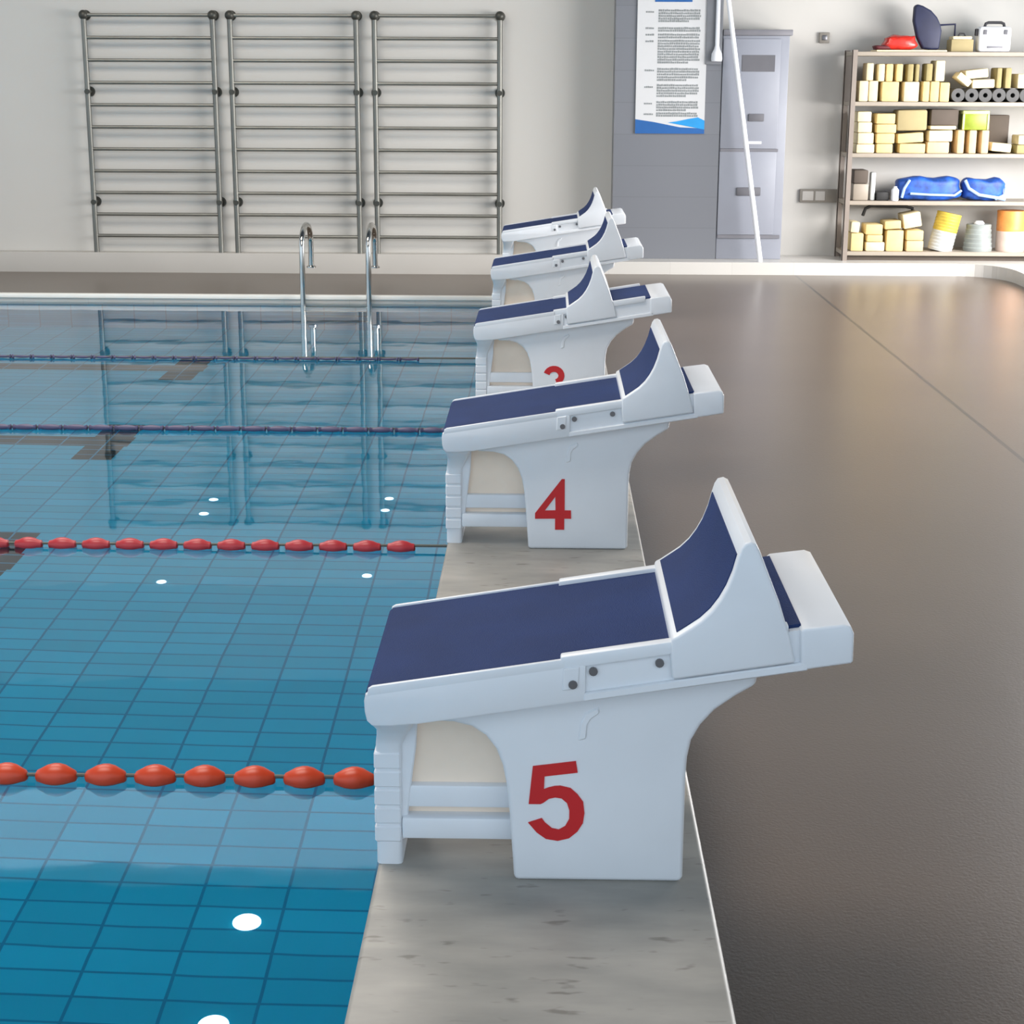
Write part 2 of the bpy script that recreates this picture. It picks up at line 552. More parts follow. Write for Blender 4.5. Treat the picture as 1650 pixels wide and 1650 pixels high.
struct(box_obj('trim_2', 'far_tile', -16, EDGE_X, FAR_Y - 0.02, FAR_Y - 0.0005, -0.42, -0.236))
bm = bmesh.new()
bmesh.ops.create_grid(bm, x_segments=1, y_segments=1, size=0.5)
for v in bm.verts:
    v.co = Vector((-16 + (EDGE_X + 0.03 + 16) * (v.co.x + 0.5), -1.5 + (FAR_Y + 1.5) * (v.co.y + 0.5), WATER_Z))
struct(obj('water', bm, 'water', smooth=False))

# back wall with a high window band, ceiling
struct(box_obj('wall_back', 'wall', -16, 8, WALL_Y, WALL_Y + 0.2, -0.25, 3.0))
struct(box_obj('wall_back_middle', 'wall_middle_dimmed', -16, 8, WALL_Y, WALL_Y + 0.2, 3.0, 4.1))  # wall tone steps darker upward to stand for fading light
struct(box_obj('wall_back_upper', 'wall_upper_dimmed', -16, 8, WALL_Y, WALL_Y + 0.2, 4.1, 5.4))
struct(box_obj('wall_back_top', 'wall', -16, 8, WALL_Y, WALL_Y + 0.2, 6.42, 6.7))
struct(box_obj('ceiling', 'ceiling', -16, 8, -1.5, WALL_Y + 0.2, 6.55, 6.75))
win = bpy.data.objects.new('window_1', None)
COL.objects.link(win)
win.location = (-4, WALL_Y + 0.1, 5.4)
struct(win)
bm = bmesh.new()
add_box(bm, -12, 12, -0.04, 0.04, 0, 0.05)
add_box(bm, -12, 12, -0.04, 0.04, 0.97, 1.02)
for k in range(4):
    add_box(bm, -12 + k * 7.98, -11.95 + k * 7.98, -0.04, 0.04, 0.05, 0.97)
struct(obj('window_frame', bm, 'white_thing', win))
struct(box_obj('window_pane', 'pane', -12, 12, -0.004, 0.004, 0.05, 0.97, win))

struct(box_obj('wall_right', 'wall', 6.2, 6.4, -1.5, 8.5, -0.2, 6.6))

# grey tiled column standing in front of the back wall
struct(box_obj('wall_column', 'column', 0.64, 1.665, 16.72, WALL_Y, 0, 5.4))

# ------------------------------------------------------------------ starting blocks
FIVE = [(-0.019, 0.255), (0.025, 0.261), (0.068, 0.267), (0.072, 0.242), (0.005, 0.233), (0.004, 0.205), (0.014, 0.209), (0.026, 0.212), (0.037, 0.213), (0.058, 0.208), (0.072, 0.195), (0.084, 0.178), (0.087, 0.153), (0.084, 0.131), (0.073, 0.112), (0.056, 0.097), (0.033, 0.091), (0.009, 0.095), (-0.010, 0.109), (-0.023, 0.125), (-0.028, 0.131), (0.0, 0.141), (0.007, 0.131), (0.021, 0.119), (0.035, 0.116), (0.048, 0.124), (0.056, 0.14), (0.056, 0.159), (0.051, 0.175), (0.04, 0.185), (0.027, 0.187), (0.014, 0.184), (0.003, 0.175), (-0.003, 0.172), (-0.027, 0.172)]
FOUR = [(-0.033, 0.11), (-0.033, 0.13), (0.059, 0.253), (0.069, 0.253), (0.07, 0.141), (0.092, 0.141), (0.093, 0.111), (0.069, 0.111), (0.069, 0.071), (0.037, 0.071), (0.037, 0.111)]
FOUR_HOLE = [(0.001, 0.14), (0.037, 0.19), (0.038, 0.141)]


def stroke(pts, w):
    """outline of a thick line through pts"""
    L_, R_ = [], []
    for i, p in enumerate(pts):
        a = pts[max(i - 1, 0)]
        b = pts[min(i + 1, len(pts) - 1)]
        t = Vector((b[0] - a[0], b[1] - a[1])).normalized()
        n = Vector((-t.y, t.x)) * (w / 2)
        L_.append((p[0] + n.x, p[1] + n.y))
        R_.append((p[0] - n.x, p[1] - n.y))
    return L_ + R_[::-1]


def arc(cx, cz, rx, rz, a0, a1, n):
    return [(cx + rx * math.cos(math.radians(a0 + (a1 - a0) * k / n)), cz + rz * math.sin(math.radians(a0 + (a1 - a0) * k / n))) for k in range(n + 1)]


def digit_bm(n):
    bm = bmesh.new()
    y0, y1 = -0.2275, -0.2245
    if n == 5:
        add_prism(bm, FIVE, y0, y1)
    elif n == 4:
        add_prism(bm, FOUR, y0, y1, holes=[FOUR_HOLE])
    elif n == 3:
        add_prism(bm, stroke(arc(0.040, 0.176, 0.037, 0.034, 165, -70, 14), 0.030), y0, y1)
        add_prism(bm, stroke(arc(0.040, 0.110, 0.041, 0.037, 75, -165, 16), 0.030), y0 + 0.0002, y1)
    elif n == 2:
        add_prism(bm, stroke(arc(0.040, 0.156, 0.038, 0.042, 165, -30, 14) + [(0.045, 0.105), (0.004, 0.062)], 0.030), y0, y1)
        add_prism(bm, [(-0.012, 0.046), (0.092, 0.046), (0.092, 0.076), (-0.012, 0.076)], y0 + 0.0002, y1)
    else:
        add_prism(bm, [(0.03, 0.076), (0.062, 0.076), (0.062, 0.255), (0.038, 0.255), (-0.005, 0.215), (0.008, 0.190), (0.03, 0.206)], y0, y1)
    return bm


def slope(x, base):
    return base + 0.160 * x


def make_block():
    root = thing('starting_block', '', 'starting block')
    # pedestal: broad foot flaring up to the platform, arch cut on the water side
    prof = [(-0.056, 0.0), (0.288, 0.0), (0.291, 0.01), (0.291, 0.235), (0.293, 0.275), (0.300, 0.312), (0.318, 0.346), (0.345, 0.378), (0.385, 0.408),
            (0.425, 0.432), (0.43, 0.475), (-0.250, 0.368), (-0.23, 0.348), (-0.180, 0.346), (-0.143, 0.337), (-0.115, 0.318), (-0.093, 0.288), (-0.080, 0.252), (-0.072, 0.210), (-0.066, 0.150), (-0.062, 0.09)]
    bm = bmesh.new()
    add_prism(bm, prof, -0.225, 0.225, 0.010, 3)
    obj('pedestal', bm, 'white_plastic', root)
    # small moulded hook under the platform
    bm = bmesh.new()
    add_prism(bm, [(0.072, 0.311), (0.076, 0.348), (0.086, 0.370), (0.112, 0.384), (0.114, 0.371), (0.097, 0.358), (0.090, 0.345), (0.088, 0.316)], -0.229, -0.222, 0.0025, 1)
    obj('hook', bm, 'white_plastic', root)
    # step panel on the water side, lofted from the wide nose to the narrow leg
    bm = bmesh.new()
    secs = [(0.0, -0.346, -0.292, 0.158), (0.27, -0.345, -0.289, 0.160), (0.292, -0.342, -0.281, 0.170), (0.315, -0.339, -0.271, 0.198), (0.338, -0.341, -0.263, 0.236), (0.358, -0.348, -0.257, 0.262), (0.372, -0.352, -0.255, 0.265), (0.41, -0.354, -0.25, 0.268)]
    rings = []
    for z, x0, x1, h in secs:
        ring = []
        for cx, cy, sx, sy in ((x0, -h, 1, 1), (x1, -h, -1, 1), (x1, h, -1, -1), (x0, h, 1, -1)):
            c = 0.010
            if sx * sy > 0:
                ring += [(cx, cy + sy * c, z), (cx + sx * c * 0.3, cy + sy * c * 0.3, z), (cx + sx * c, cy, z)]
            else:
                ring += [(cx + sx * c, cy, z), (cx + sx * c * 0.3, cy + sy * c * 0.3, z), (cx, cy + sy * c, z)]
        rings.append([bm.verts.new(v) for v in ring])
    for i in range(len(rings) - 1):
        for k in range(12):
            bm.faces.new((rings[i][k], rings[i][(k + 1) % 12], rings[i + 1][(k + 1) % 12], rings[i + 1][k]))
    bm.faces.new(rings[0]); bm.faces.new(rings[-1])
    obj('step_panel', bm, 'white_plastic', root, angle=45)
    for k in range(5):
        bm = bmesh.new()
        z0 = 0.052 + k * 0.041
        add_box(bm, -0.3490, -0.293, -0.1625, 0.1625, z0, z0 + 0.0365, 0.0035, 1)
        obj('tread', bm, 'white_plastic', root)
    # web between panel and pedestal, two rails below it
    bm = bmesh.new()
    add_box(bm, -0.292, -0.06, -0.130, -0.112, 0.066, 0.375)
    tag_web = obj('web', bm, 'cream_plastic', root)
    tag_web['label'] = 'cream inner web behind the arch'
    bm = bmesh.new()
    add_prism(bm, [(-0.296, 0.05), (-0.284, 0.055), (-0.279, 0.12), (-0.270, 0.20), (-0.262, 0.26), (-0.258, 0.33), (-0.258, 0.37), (-0.296, 0.37)], -0.152, -0.120, 0.003, 1)
    obj('flange', bm, 'white_plastic', root)
    bm = bmesh.new()
    add_box(bm, -0.292, -0.06, -0.150, -0.115, 0.126, 0.176, 0.006, 2)
    obj('rail', bm, 'white_plastic', root)
    bm = bmesh.new()
    add_box(bm, -0.292, -0.05, -0.165, -0.115, 0.061, 0.109, 0.006, 2)
    obj('rail', bm, 'white_plastic', root)
    # platform tray: sloping board with raised lips and a rounded nose
    top = lambda x: 0.439 + 0.160 * (x + 0.337) - 0.012
    bot = lambda x: 0.356 + 0.160 * (x + 0.258)
    bm = bmesh.new()
    nose = [(-0.250, bot(-0.25)), (-0.262, 0.357), (-0.300, 0.353), (-0.340, 0.353), (-0.350, 0.363), (-0.354, 0.382), (-0.355, 0.405), (-0.352, 0.420)]
    add_prism(bm, nose + [(-0.344, top(-0.344)), (0.085, top(0.085)), (0.085, bot(0.085))], -0.268, 0.268, 0.007, 2)
    add_prism(bm, [(0.075, bot(0.075)), (0.075, top(0.075)), (0.515, top(0.515)), (0.515, bot(0.515))], -0.258, 0.258)
    add_prism(bm, [(0.08, bot(0.08)), (0.08, bot(0.08) + 0.018), (0.52, bot(0.52) + 0.018), (0.52, bot(0.52))], -0.268, 0.268, 0.003, 1)
    for s in (-1, 1):
        a, b = (-0.268, -0.257) if s < 0 else (0.257, 0.268)
        add_prism(bm, [(-0.349, top(-0.349) - 0.01), (-0.346, top(-0.346) + 0.007), (-0.338, top(-0.338) + 0.011), (0.045, top(0.045) + 0.011), (0.045, top(0.045) - 0.01)], a, b, 0.003, 2)
        a, b = (-0.268, -0.240) if s < 0 else (0.240, 0.268)
        add_prism(bm, [(0.034, top(0.034) - 0.010), (0.034, top(0.034) + 0.017), (0.478, top(0.478) + 0.017), (0.478, top(0.478) - 0.010)], a, b, 0.004, 2)
    obj('platform', bm, 'white_plastic', root)
    # blue non-slip pad on the tray, running over the nose
    bm = bmesh.new()
    pad = [(-0.3545, 0.412), (-0.351, 0.424), (-0.343, top(-0.343) + 0.006), (0.034, top(0.034) + 0.007), (0.034, top(0.034)), (-0.340, top(-0.340) - 0.003), (-0.348, 0.412)]
    add_prism(bm, pad, -0.257, 0.257)
    add_prism(bm, [(0.033, top(0.033)), (0.033, top(0.033) + 0.007), (0.505, top(0.505) + 0.007), (0.505, top(0.505))], -0.240, 0.240)
    obj('platform_pad', bm, 'blue_pad', root)['label'] = 'dark blue non-slip pad'
    # end stop at the deck side
    bm = bmesh.new()
    add_prism(bm, [(0.505, bot(0.505) + 0.002), (0.503, 0.520), (0.502, 0.562), (0.508, 0.567), (0.585, 0.577), (0.599, 0.572), (0.606, 0.557), (0.607, 0.500), (0.603, bot(0.603) + 0.002)], -0.268, 0.268, 0.006, 3)
    obj('end_stop', bm, 'white_plastic', root)
    # side plate with bolts
    bm = bmesh.new()
    add_prism(bm, [(0.038, 0.434), (0.070, 0.439), (0.072, 0.485), (0.040, 0.480)], -0.2715, -0.266, 0.002, 1)
    sp = obj('latch_plate', bm, 'white_plastic', root)
    bm = bmesh.new()
    add_lathe(bm, [(0.009, -0.2745), (0.009, -0.270)], (0.059, 0, 0.448), 'Y', 12)
    obj('bolt', bm, 'bolt', sp)
    for bx, bz, yy in ((0.099, 0.472, -0.258), (0.229, 0.491, -0.258)):
        bm = bmesh.new()
        add_lathe(bm, [(0.0088, yy - 0.006), (0.0088, yy + 0.002)], (bx, 0, bz), 'Y', 12)
        obj('bolt', bm, 'bolt', root)
    # movable back foot rest: curved wedge with its own pad
    bm = bmesh.new()
    front = [(0.262, 0.551), (0.285, 0.567), (0.306, 0.582), (0.326, 0.602), (0.342, 0.625), (0.355, 0.650), (0.366, 0.680), (0.374, 0.712), (0.379, 0.729)]
    add_prism(bm, [(0.254, 0.460), (0.249, 0.505), (0.250, 0.545)] + front + [(0.386, 0.740), (0.398, 0.743), (0.408, 0.738), (0.416, 0.722), (0.457, 0.622), (0.480, 0.552), (0.494, 0.498)], -0.273, 0.273, 0.006, 3)
    wedge = obj('foot_rest', bm, 'white_plastic', root)
    bm = bmesh.new()
    fr = front
    off = []
    for i, p in enumerate(fr):
        a, b = fr[max(i - 1, 0)], fr[min(i + 1, len(fr) - 1)]
        t = Vector((b[0] - a[0], b[1] - a[1])).normalized()
        off.append((p[0] - t.y * 0.002, p[1] + t.x * 0.002))
    add_prism(bm, off[:-1] + [(fr[-2][0] + 0.004, fr[-2][1])] + [(p[0] + 0.004, p[1] - 0.004) for p in fr[:-1][::-1]], -0.250, 0.250)
    obj('foot_pad', bm, 'blue_pad', wedge)['label'] = 'dark blue pad on the curved face'
    bm = digit_bm(1)
    num = obj('number', bm, 'red_print', root, smooth=False)
    return root


proto = make_block()
LANES = [
    (5, 3.38, 0.0, 'white starting block numbered 5 in red, nearest of the row of blocks'),
    (4, 5.88, 0.010, 'white starting block numbered 4 in red, standing just behind block 5'),
    (3, 8.38, -0.152, 'white starting block numbered 3, foot rest slid forward leaving blue pad behind it'),
    (2, 10.88, 0.005, 'white starting block with number hidden, between block 3 and the farthest block'),
    (1, 13.38, -0.012, 'farthest white starting block, smallest in the row, nearest the far wall'),
]
for n, y, shift, label in LANES:
    b = proto if n == 5 else dup(proto, (0, 0, 0))
    b.location = (0, y, PL_Z)
    b['label'] = label
    b['group'] = 'starting blocks along the pool edge'
    for ch in b.children:
        if ch.name.startswith('foot_rest'):
            ch.location = (shift, 0, shift * 0.160)
        if ch.name.startswith('number'):
            bm = digit_bm(n)
            me = bpy.data.meshes.new('number')
            bmesh.ops.recalc_face_normals(bm, faces=bm.faces)
            bm.to_mesh(me); bm.free()
            me.materials.append(M['red_print'])
            ch.data = me
            ch['label'] = 'red number %d' % n

# ------------------------------------------------------------------ lane ropes
def lane_rope(y, x_end, n, sp, r, half, material, label):
    root = thing('lane_rope', label, 'lane rope', (EDGE_X, y, WATER_Z + 0.012), 'floating lane ropes')
    bm = bmesh.new()
    add_tube(bm, [(0.03, 0, 0.01), (x_end - EDGE_X - n * sp, 0, 0.0)], 0.006, 8)
    obj('cable', bm, 'cable', root)
    bm = bmesh.new()
    prof = [(0.010, -half), (0.018, -half * 0.92), (r * 0.62, -half * 0.72), (r * 0.88, -half * 0.42), (r, -half * 0.12), (r, half * 0.12), (r * 0.88, half * 0.42), (r * 0.62, half * 0.72), (0.018, half * 0.92), (0.010, half)]
    add_lathe(bm, prof, (0, 0, 0), 'X', 18)
    p = obj('float', bm, material, root)
    p.location = (x_end - EDGE_X, 0, 0)
    for k in range(1, n):
        c = p.copy(); COL.objects.link(c); c.parent = root
        c.location = (x_end - EDGE_X - k * sp, 0, 0)
    return root


lane_rope(4.58, -0.555, 12, 0.1475, 0.039, 0.061, 'orange_float', 'orange float lane rope ending beside starting block 5')
lane_rope(7.09, -0.63, 20, 0.150, 0.032, 0.062, 'red_float', 'red float lane rope ending beside starting block 4')
lane_rope(9.60, -0.66, 26, 0.150, 0.019, 0.072, 'violet_float', 'dull violet lane rope, third one away from the near orange rope')
lane_rope(12.12, -1.0, 30, 0.150, 0.010, 0.073, 'violet_float', 'thin dark lane rope nearest the far pool wall')

# small round white discs on the pool bottom, with an added glow
inlets = [(-0.98, 5.04, 0.048, 'white round pool floor disc in lane 5 below the orange rope'), (-0.99, 4.50, 0.048, 'white round pool floor disc at the bottom edge of the photo'),
          (-0.91, 8.24, 0.026, 'white pool floor disc left of block 4 foot, nearer the blocks'), (-1.94, 8.09, 0.026, 'white pool floor disc in lane 4, farther from the blocks'),
          (-1.95, 9.53, 0.028, 'upper of two white floor discs beyond the red rope, farther from blocks'), (-1.95, 9.24, 0.028, 'lower of two white floor discs beyond the red rope, farther from blocks'),
          (-0.92, 9.60, 0.026, 'upper of two white floor discs beyond the red rope, near block 4'), (-0.92, 9.36, 0.026, 'lower of two white floor discs beyond the red rope, near block 4')]
for x, y, r, label in inlets:
    bm = bmesh.new()
    add_lathe(bm, [(r, 0), (r, 0.006), (r * 0.9, 0.012), (r * 0.35, 0.014), (r * 0.3, 0.010)], (0, 0, 0), 'Z', 24)
    o = obj('floor_disc', bm, 'grille', loc=(x, y, POOL_Z))
    tag(o, label, 'pool light', 'white discs on the pool floor')

# ------------------------------------------------------------------ pool ladder
lad = thing('pool_ladder', 'stainless steel pool ladder with two looped handrails at the far pool edge', 'ladder', (-1.9, FAR_Y, 0))
for x in (-0.31, 0.29):
    path = [(x, 0.48, 0.0), (x, 0.48, 0.24)]
    for k in range(1, 12):
        a = math.pi * k / 12
        path.append((x, 0.19 + 0.29 * math.cos(a), 0.25 + 0.17 * math.sin(a)))
    path += [(x, -0.10, 0.20), (x, -0.11, 0.0), (x, -0.11, -1.35)]
    bm = bmesh.new()
    add_tube(bm, path, 0.026, 12)
    hr = obj('handrail', bm, 'steel', lad)
    bm = bmesh.new()
    add_lathe(bm, [(0.045, 0.0), (0.045, 0.012), (0.03, 0.02)], (x, 0.48, 0), 'Z', 16)
    obj('flange', bm, 'steel', hr)
for k in range(4):
    bm = bmesh.new()
    add_box(bm, -0.31, 0.29, -0.15, -0.07, -0.42 - 0.27 * k, -0.395 - 0.27 * k, 0.006)
    obj('tread', bm, 'steel', lad)

# ------------------------------------------------------------------ wall bars
def wall_bars(x0, x1, label):
    root = thing('wall_bars', label, 'wall bars', ((x0 + x1) / 2, WALL_Y, 0), 'steel wall bars on the back wall')
    h = (x1 - x0) / 2
    yb = -0.10
    for s in (-1, 1):
        bm = bmesh.new()
        add_tube(bm, [(s * h, yb, 0.0), (s * h, yb, 2.31)], 0.027, 12)
        up = obj('upright', bm, 'bar_steel', root)
        for z in (2.31, 1.58, 0.50):
            bm = bmesh.new()
            add_tube(bm, [(s * h, yb - 0.035, z), (s * h, 0.0, z)], 0.030 if z > 2 else 0.026, 12)
            add_tube(bm, [(s * h, -0.014, z), (s * h, 0.0, z)], 0.05, 16)
            if z > 2:
                bmesh.ops.create_uvsphere(bm, u_segments=12, v_segments=8, radius=0.048, matrix=Matrix.Translation((s * h, yb, z)))
            obj('bracket', bm, 'bar_dark', up)
    for k in range(11):
        z = 2.31 - k * 0.2145
        bm = bmesh.new()
        add_tube(bm, [(-h, yb, z), (h, yb, z)], 0.0175, 10)
        obj('rung', bm, 'bar_steel', root)
    return root


wall_bars(-4.57, -3.30, 'steel wall bars panel farthest from the column, first of three')
wall_bars(-3.13, -1.89, 'steel wall bars panel in the middle, between the two other panels')
wall_bars(-1.71, -0.48, 'steel wall bars panel closest to the grey column, behind the blocks')

# ------------------------------------------------------------------ column: poster, pull cord, conduit
PY = 16.72
post = thing('poster', 'white rules poster with blue wave and grey text on the grey column', 'poster', (1.18, PY - 0.003, 1.21))
box_obj('sheet', 'poster_white', -0.335, 0.335, -0.012, 0.0, 0, 1.52, post)
bm = bmesh.new()
add_prism(bm, [(-0.335, 1.27), (0.335, 1.27), (0.335, 1.52), (-0.335, 1.52)], -0.014, -0.012)
obj('header_band', bm, 'poster_sky', post)['label'] = 'pale blue header'
bm = bmesh.new()
add_prism(bm, [(-0.17, 1.225), (0.185, 1.225), (0.185, 1.262), (-0.17, 1.262)], -0.015, -0.012)
for k in range(4):
    add_prism(bm, [(-0.20 + k * 0.10, 1.33), (-0.125 + k * 0.10, 1.33), (-0.125 + k * 0.10, 1.41), (-0.20 + k * 0.10, 1.41)], -0.016, -0.013)
obj('title', bm, 'poster_navy', post)['label'] = 'dark blue title'
bm = bmesh.new()
add_prism(bm, [(-0.335, 0.0), (0.335, 0.0), (0.335, 0.05), (0.10, 0.06), (-0.16, 0.11), (-0.335, 0.135)], -0.0145, -0.012)
obj('wave', bm, 'poster_navy', post)['label'] = 'deep blue wave'
bm = bmesh.new()
add_prism(bm, [(-0.02, 0.105), (0.12, 0.080), (0.335, 0.040), (0.335, 0.125), (0.27, 0.155), (0.18, 0.140), (0.06, 0.115)], -0.015, -0.012)
obj('wave', bm, 'poster_blue', post)['label'] = 'bright blue wave'
# rows of small illegible characters: headings in the left column, paragraphs to the right
rng = random.Random(11)


def text_row(bm, x0, x1, z, h):
    x = x0
    while x < x1 - 0.012:
        w = rng.uniform(0.012, 0.022)
        hh = h * rng.uniform(0.75, 1.0)
        add_prism(bm, [(x, z), (min(x + w, x1), z), (min(x + w, x1), z + hh), (x, z + hh)], -0.0135, -0.012)
        x += w + rng.uniform(0.001, 0.004)


bm = bmesh.new()
for z in (1.125, 0.975, 0.915, 0.855, 0.585, 0.43, 0.275, 0.175):
    text_row(bm, -0.255, -0.165, z, 0.018)
obj('heading_text', bm, 'poster_ink', post, smooth=False)
paragraphs = [(1.137, 1.112, 1.087, 1.062, 1.040), (0.975, 0.952), (0.915, 0.890), (0.858, 0.833, 0.808, 0.783, 0.758, 0.733, 0.708, 0.683, 0.658),
              (0.597, 0.572, 0.547, 0.520, 0.495), (0.445, 0.420, 0.395, 0.370, 0.345), (0.287, 0.262, 0.237, 0.212), (0.182, 0.160)]
for pg in paragraphs:
    bm = bmesh.new()
    for i, z in enumerate(pg):
        text_row(bm, -0.135, 0.27 if i < len(pg) - 1 or len(pg) < 4 else 0.16, z, 0.021)
    obj('paragraph_text', bm, 'poster_ink', post, smooth=False)

bm = bmesh.new()
add_box(bm, 1.505, 1.66, PY - 0.03, PY, 1.86, 3.2, 0.004)
tag(obj('conduit_panel', bm, 'conduit'), 'narrow dark grey cable duct on the column edge beside the poster', 'cable duct')
cord = thing('pull_cord', 'white hanging cord with a cone shaped end in front of the dark duct', 'cord', (1.61, PY - 0.05, 1.89))
bm = bmesh.new()
add_tube(bm, [(0, 0, 0.13), (0, 0, 1.4)], 0.021, 10)
obj('cord', bm, 'white_thing', cord)
bm = bmesh.new()
add_lathe(bm, [(0.050, 0.0), (0.054, 0.02), (0.050, 0.07), (0.030, 0.11), (0.022, 0.14)], (0, 0, 0), 'Z', 18)
obj('cone_end', bm, 'white_thing', cord)

# ------------------------------------------------------------------ locker, pole, wall fittings
lk = thing('steel_locker', 'white steel two door locker between the grey column and the shelf rack', 'locker', (2.0, 16.72, 0))
box_obj('body', 'locker_white', -0.33, 0.31, 0.015, 0.42, 0.0, 2.13, lk, 0.006)
box_obj('top_cap', 'locker_grey', -0.33, 0.335, -0.01, 0.42, 2.13, 2.185, lk, 0.006)
d1 = box_obj('door', 'locker_white', -0.325, 0.225, -0.005, 0.015, 1.07, 2.10, lk, 0.004)
d2 = box_obj('door', 'locker_white', -0.325, 0.225, -0.005, 0.015, 0.24, 1.04, lk, 0.004)
box_obj('door_gap', 'locker_grey', -0.32, 0.24, 0.0, 0.016, 1.04, 1.068, lk)
box_obj('plinth_gap', 'locker_grey', -0.32, 0.29, 0.0, 0.016, 0.205, 0.238, lk)
bm = bmesh.new()
for k in range(8):
    add_box(bm, -0.14, 0.17, -0.010, -0.004, 1.80 + k * 0.0185, 1.813 + k * 0.0185)
add_box(bm, -0.145, 0.175, -0.006, -0.003, 1.795, 1.95)
obj('vent', bm, 'vent_grey', d1, smooth=False)
box_obj('handle', 'vent_grey', -0.06, 0.09, -0.02, -0.004, 1.33, 1.40, d1, 0.006)
box_obj('label_holder', 'white_thing', -0.05, 0.075, -0.010, -0.004, 1.115, 1.14, d1)
box_obj('handle', 'vent_grey', -0.15, 0.085, -0.02, -0.004, 0.62, 0.70, d2, 0.012)

bm = bmesh.new()
add_tube(bm, [(2.082, 16.49, 0.0), (1.655, 16.62, 2.72), (1.64, 16.628, 2.82)], [0.026, 0.022, 0.022], 12)
tag(obj('cleaning_pole', bm, 'white_thing'), 'long white pole leaning against the column in front of the locker', 'pole')

sw = thing('wall_switch', 'small dark square box high on the wall above the sockets', 'switch', (2.70, WALL_Y, 2.07))
box_obj('housing', 'socket', -0.05, 0.05, -0.04, 0.0, 0.0, 0.10, sw, 0.006)
box_obj('rocker', 'bolt', -0.025, 0.025, -0.046, -0.038, 0.025, 0.075, sw, 0.003)
so = thing('socket_strip', 'grey double socket plate low on the wall beside the shelf rack', 'socket', (2.72, WALL_Y, 0.53))
box_obj('housing', 'socket', -0.19, 0.19, -0.04, 0.0, 0.0, 0.13, so, 0.006)
box_obj('socket_face', 'socket_face', -0.165, -0.055, -0.045, -0.038, 0.02, 0.11, so, 0.003)
box_obj('socket_face', 'socket_face', -0.035, 0.06, -0.045, -0.038, 0.02, 0.11, so, 0.003)

# ------------------------------------------------------------------ shelf rack
RX0, RX1, RY0, RY1 = 2.90, 4.98, 16.64, 17.10
SHELF = [0.09, 0.58, 1.035, 1.52, 1.985]
rack = thing('shelf_rack', 'beige metal shelf rack filled with foam blocks against the back wall', 'shelf', (RX0, RY0, 0))
for px, py in ((0, 0), (RX1 - RX0 - 0.05, 0), (0, RY1 - RY0 - 0.05), (RX1 - RX0 - 0.05, RY1 - RY0 - 0.05)):
    bm = bmesh.new()
    add_box(bm, px, px + 0.05, py, py + 0.006, 0.0, 2.0)
    add_box(bm, px if px < 1 else px + 0.044, px + 0.006 if px < 1 else px + 0.05, py, py + 0.05, 0.0, 2.0)
    obj('post', bm, 'rack_metal', rack, smooth=False)
for z in SHELF:
    bm = bmesh.new()
    add_box(bm, 0.007, RX1 - RX0 - 0.007, 0.007, RY1 - RY0 - 0.007, z - 0.040, z, 0.004, 1)
    obj('shelf_board', bm, 'rack_edge', rack)
box_obj('side_panel', 'rack_metal', 0.008, 0.016, 0.05, RY1 - RY0 - 0.05, 1.52, 1.945, rack)
box_obj('kick_panel', 'dark_box', 0.05, RX1 - RX0 - 0.05, 0.06, 0.075, 0.0, 0.05, rack)


def foam(name, x0, x1, z0, z1, material, label, cat, group, ang=0.0, y0=16.67, dy=0.26, bevel=0.012):
    cx, w, h = (x0 + x1) / 2, (x1 - x0), (z1 - z0)
    bm = bmesh.new()
    add_box(bm, -w / 2, w / 2, 0, dy, 0, h, bevel, 2)
    o = obj(name, bm, material)
    o.location = (cx, y0, z0)
    o.rotation_euler = (0, ang, 0)
    return tag(o, label, cat, group)


ORD = ['first', 'second', 'third', 'fourth', 'fifth', 'sixth', 'seventh', 'eighth']
GA, GB, GC = 'foam blocks on the upper tier', 'foam blocks on the second tier', 'foam blocks on the bottom tier'
# upper tier, front row standing on the board
S = SHELF[3]
lower = [(2.985, 3.074, 0.195, 'pale_foam'), (3.080, 3.166, 0.195, 'pale_foam'), (3.204, 3.366, 0.188, 'cream_foam'), (3.415, 3.560, 0.188, 'pale_foam'), (3.595, 3.660, 0.192, 'cream_foam'), (3.668, 3.752, 0.192, 'cream_foam'), (3.760, 3.852, 0.182, 'cream_foam')]
for i, (a, b, h, m) in enumerate(lower):
    foam('foam_block', a, b, S, S + h, m, 'cream foam block standing on the upper tier, %s from the left end, lower row' % ORD[i], 'foam block', GA)
upper = [(3.051, 3.118, 'pale_foam', 1), (3.164, 3.226, 'pale_foam', 2), (3.240, 3.306, 'cream_foam', 2), (3.335, 3.398, 'cream_foam', 2), (3.444, 3.500, 'olive_foam', 3), (3.520, 3.556, 'olive_foam', 3), (3.622, 3.683, 'olive_foam', 4)]
for i, (a, b, m, on) in enumerate(upper):
    z0 = S + (0.195 if on == 1 else 0.188 if on in (2, 3) else 0.192)
    foam('foam_block', a, b, z0, z0 + 0.165, m, 'narrow foam block in the upper row of the upper tier, %s from the left end' % ORD[i], 'foam block', GA, y0=16.69, dy=0.22)
foam('foam_block', 3.706, 3.795, S + 0.192, S + 0.385, 'pale_foam', 'pale upright foam block at the end of the upper row beside the slanted one', 'foam block', GA)
foam('foam_block', 3.869 + 0.02, 4.04, S + 0.182, S + 0.252, 'pale_foam', 'slanted pale foam block on the upper tier, tipping over the grey tubes', 'foam block', GA, ang=math.radians(37), dy=0.2)
foam('foam_block', 4.064, 4.279, S + 0.130, S + 0.212, 'pale_foam', 'pale foam block lying flat on the grey tubes, lower of two', 'foam block', GA, ang=math.radians(-2))
foam('foam_block', 3.998, 4.215, S + 0.222, S + 0.305, 'pale_foam', 'brightest pale foam block lying on top of another above the grey tubes', 'foam block', GA, ang=math.radians(-6))
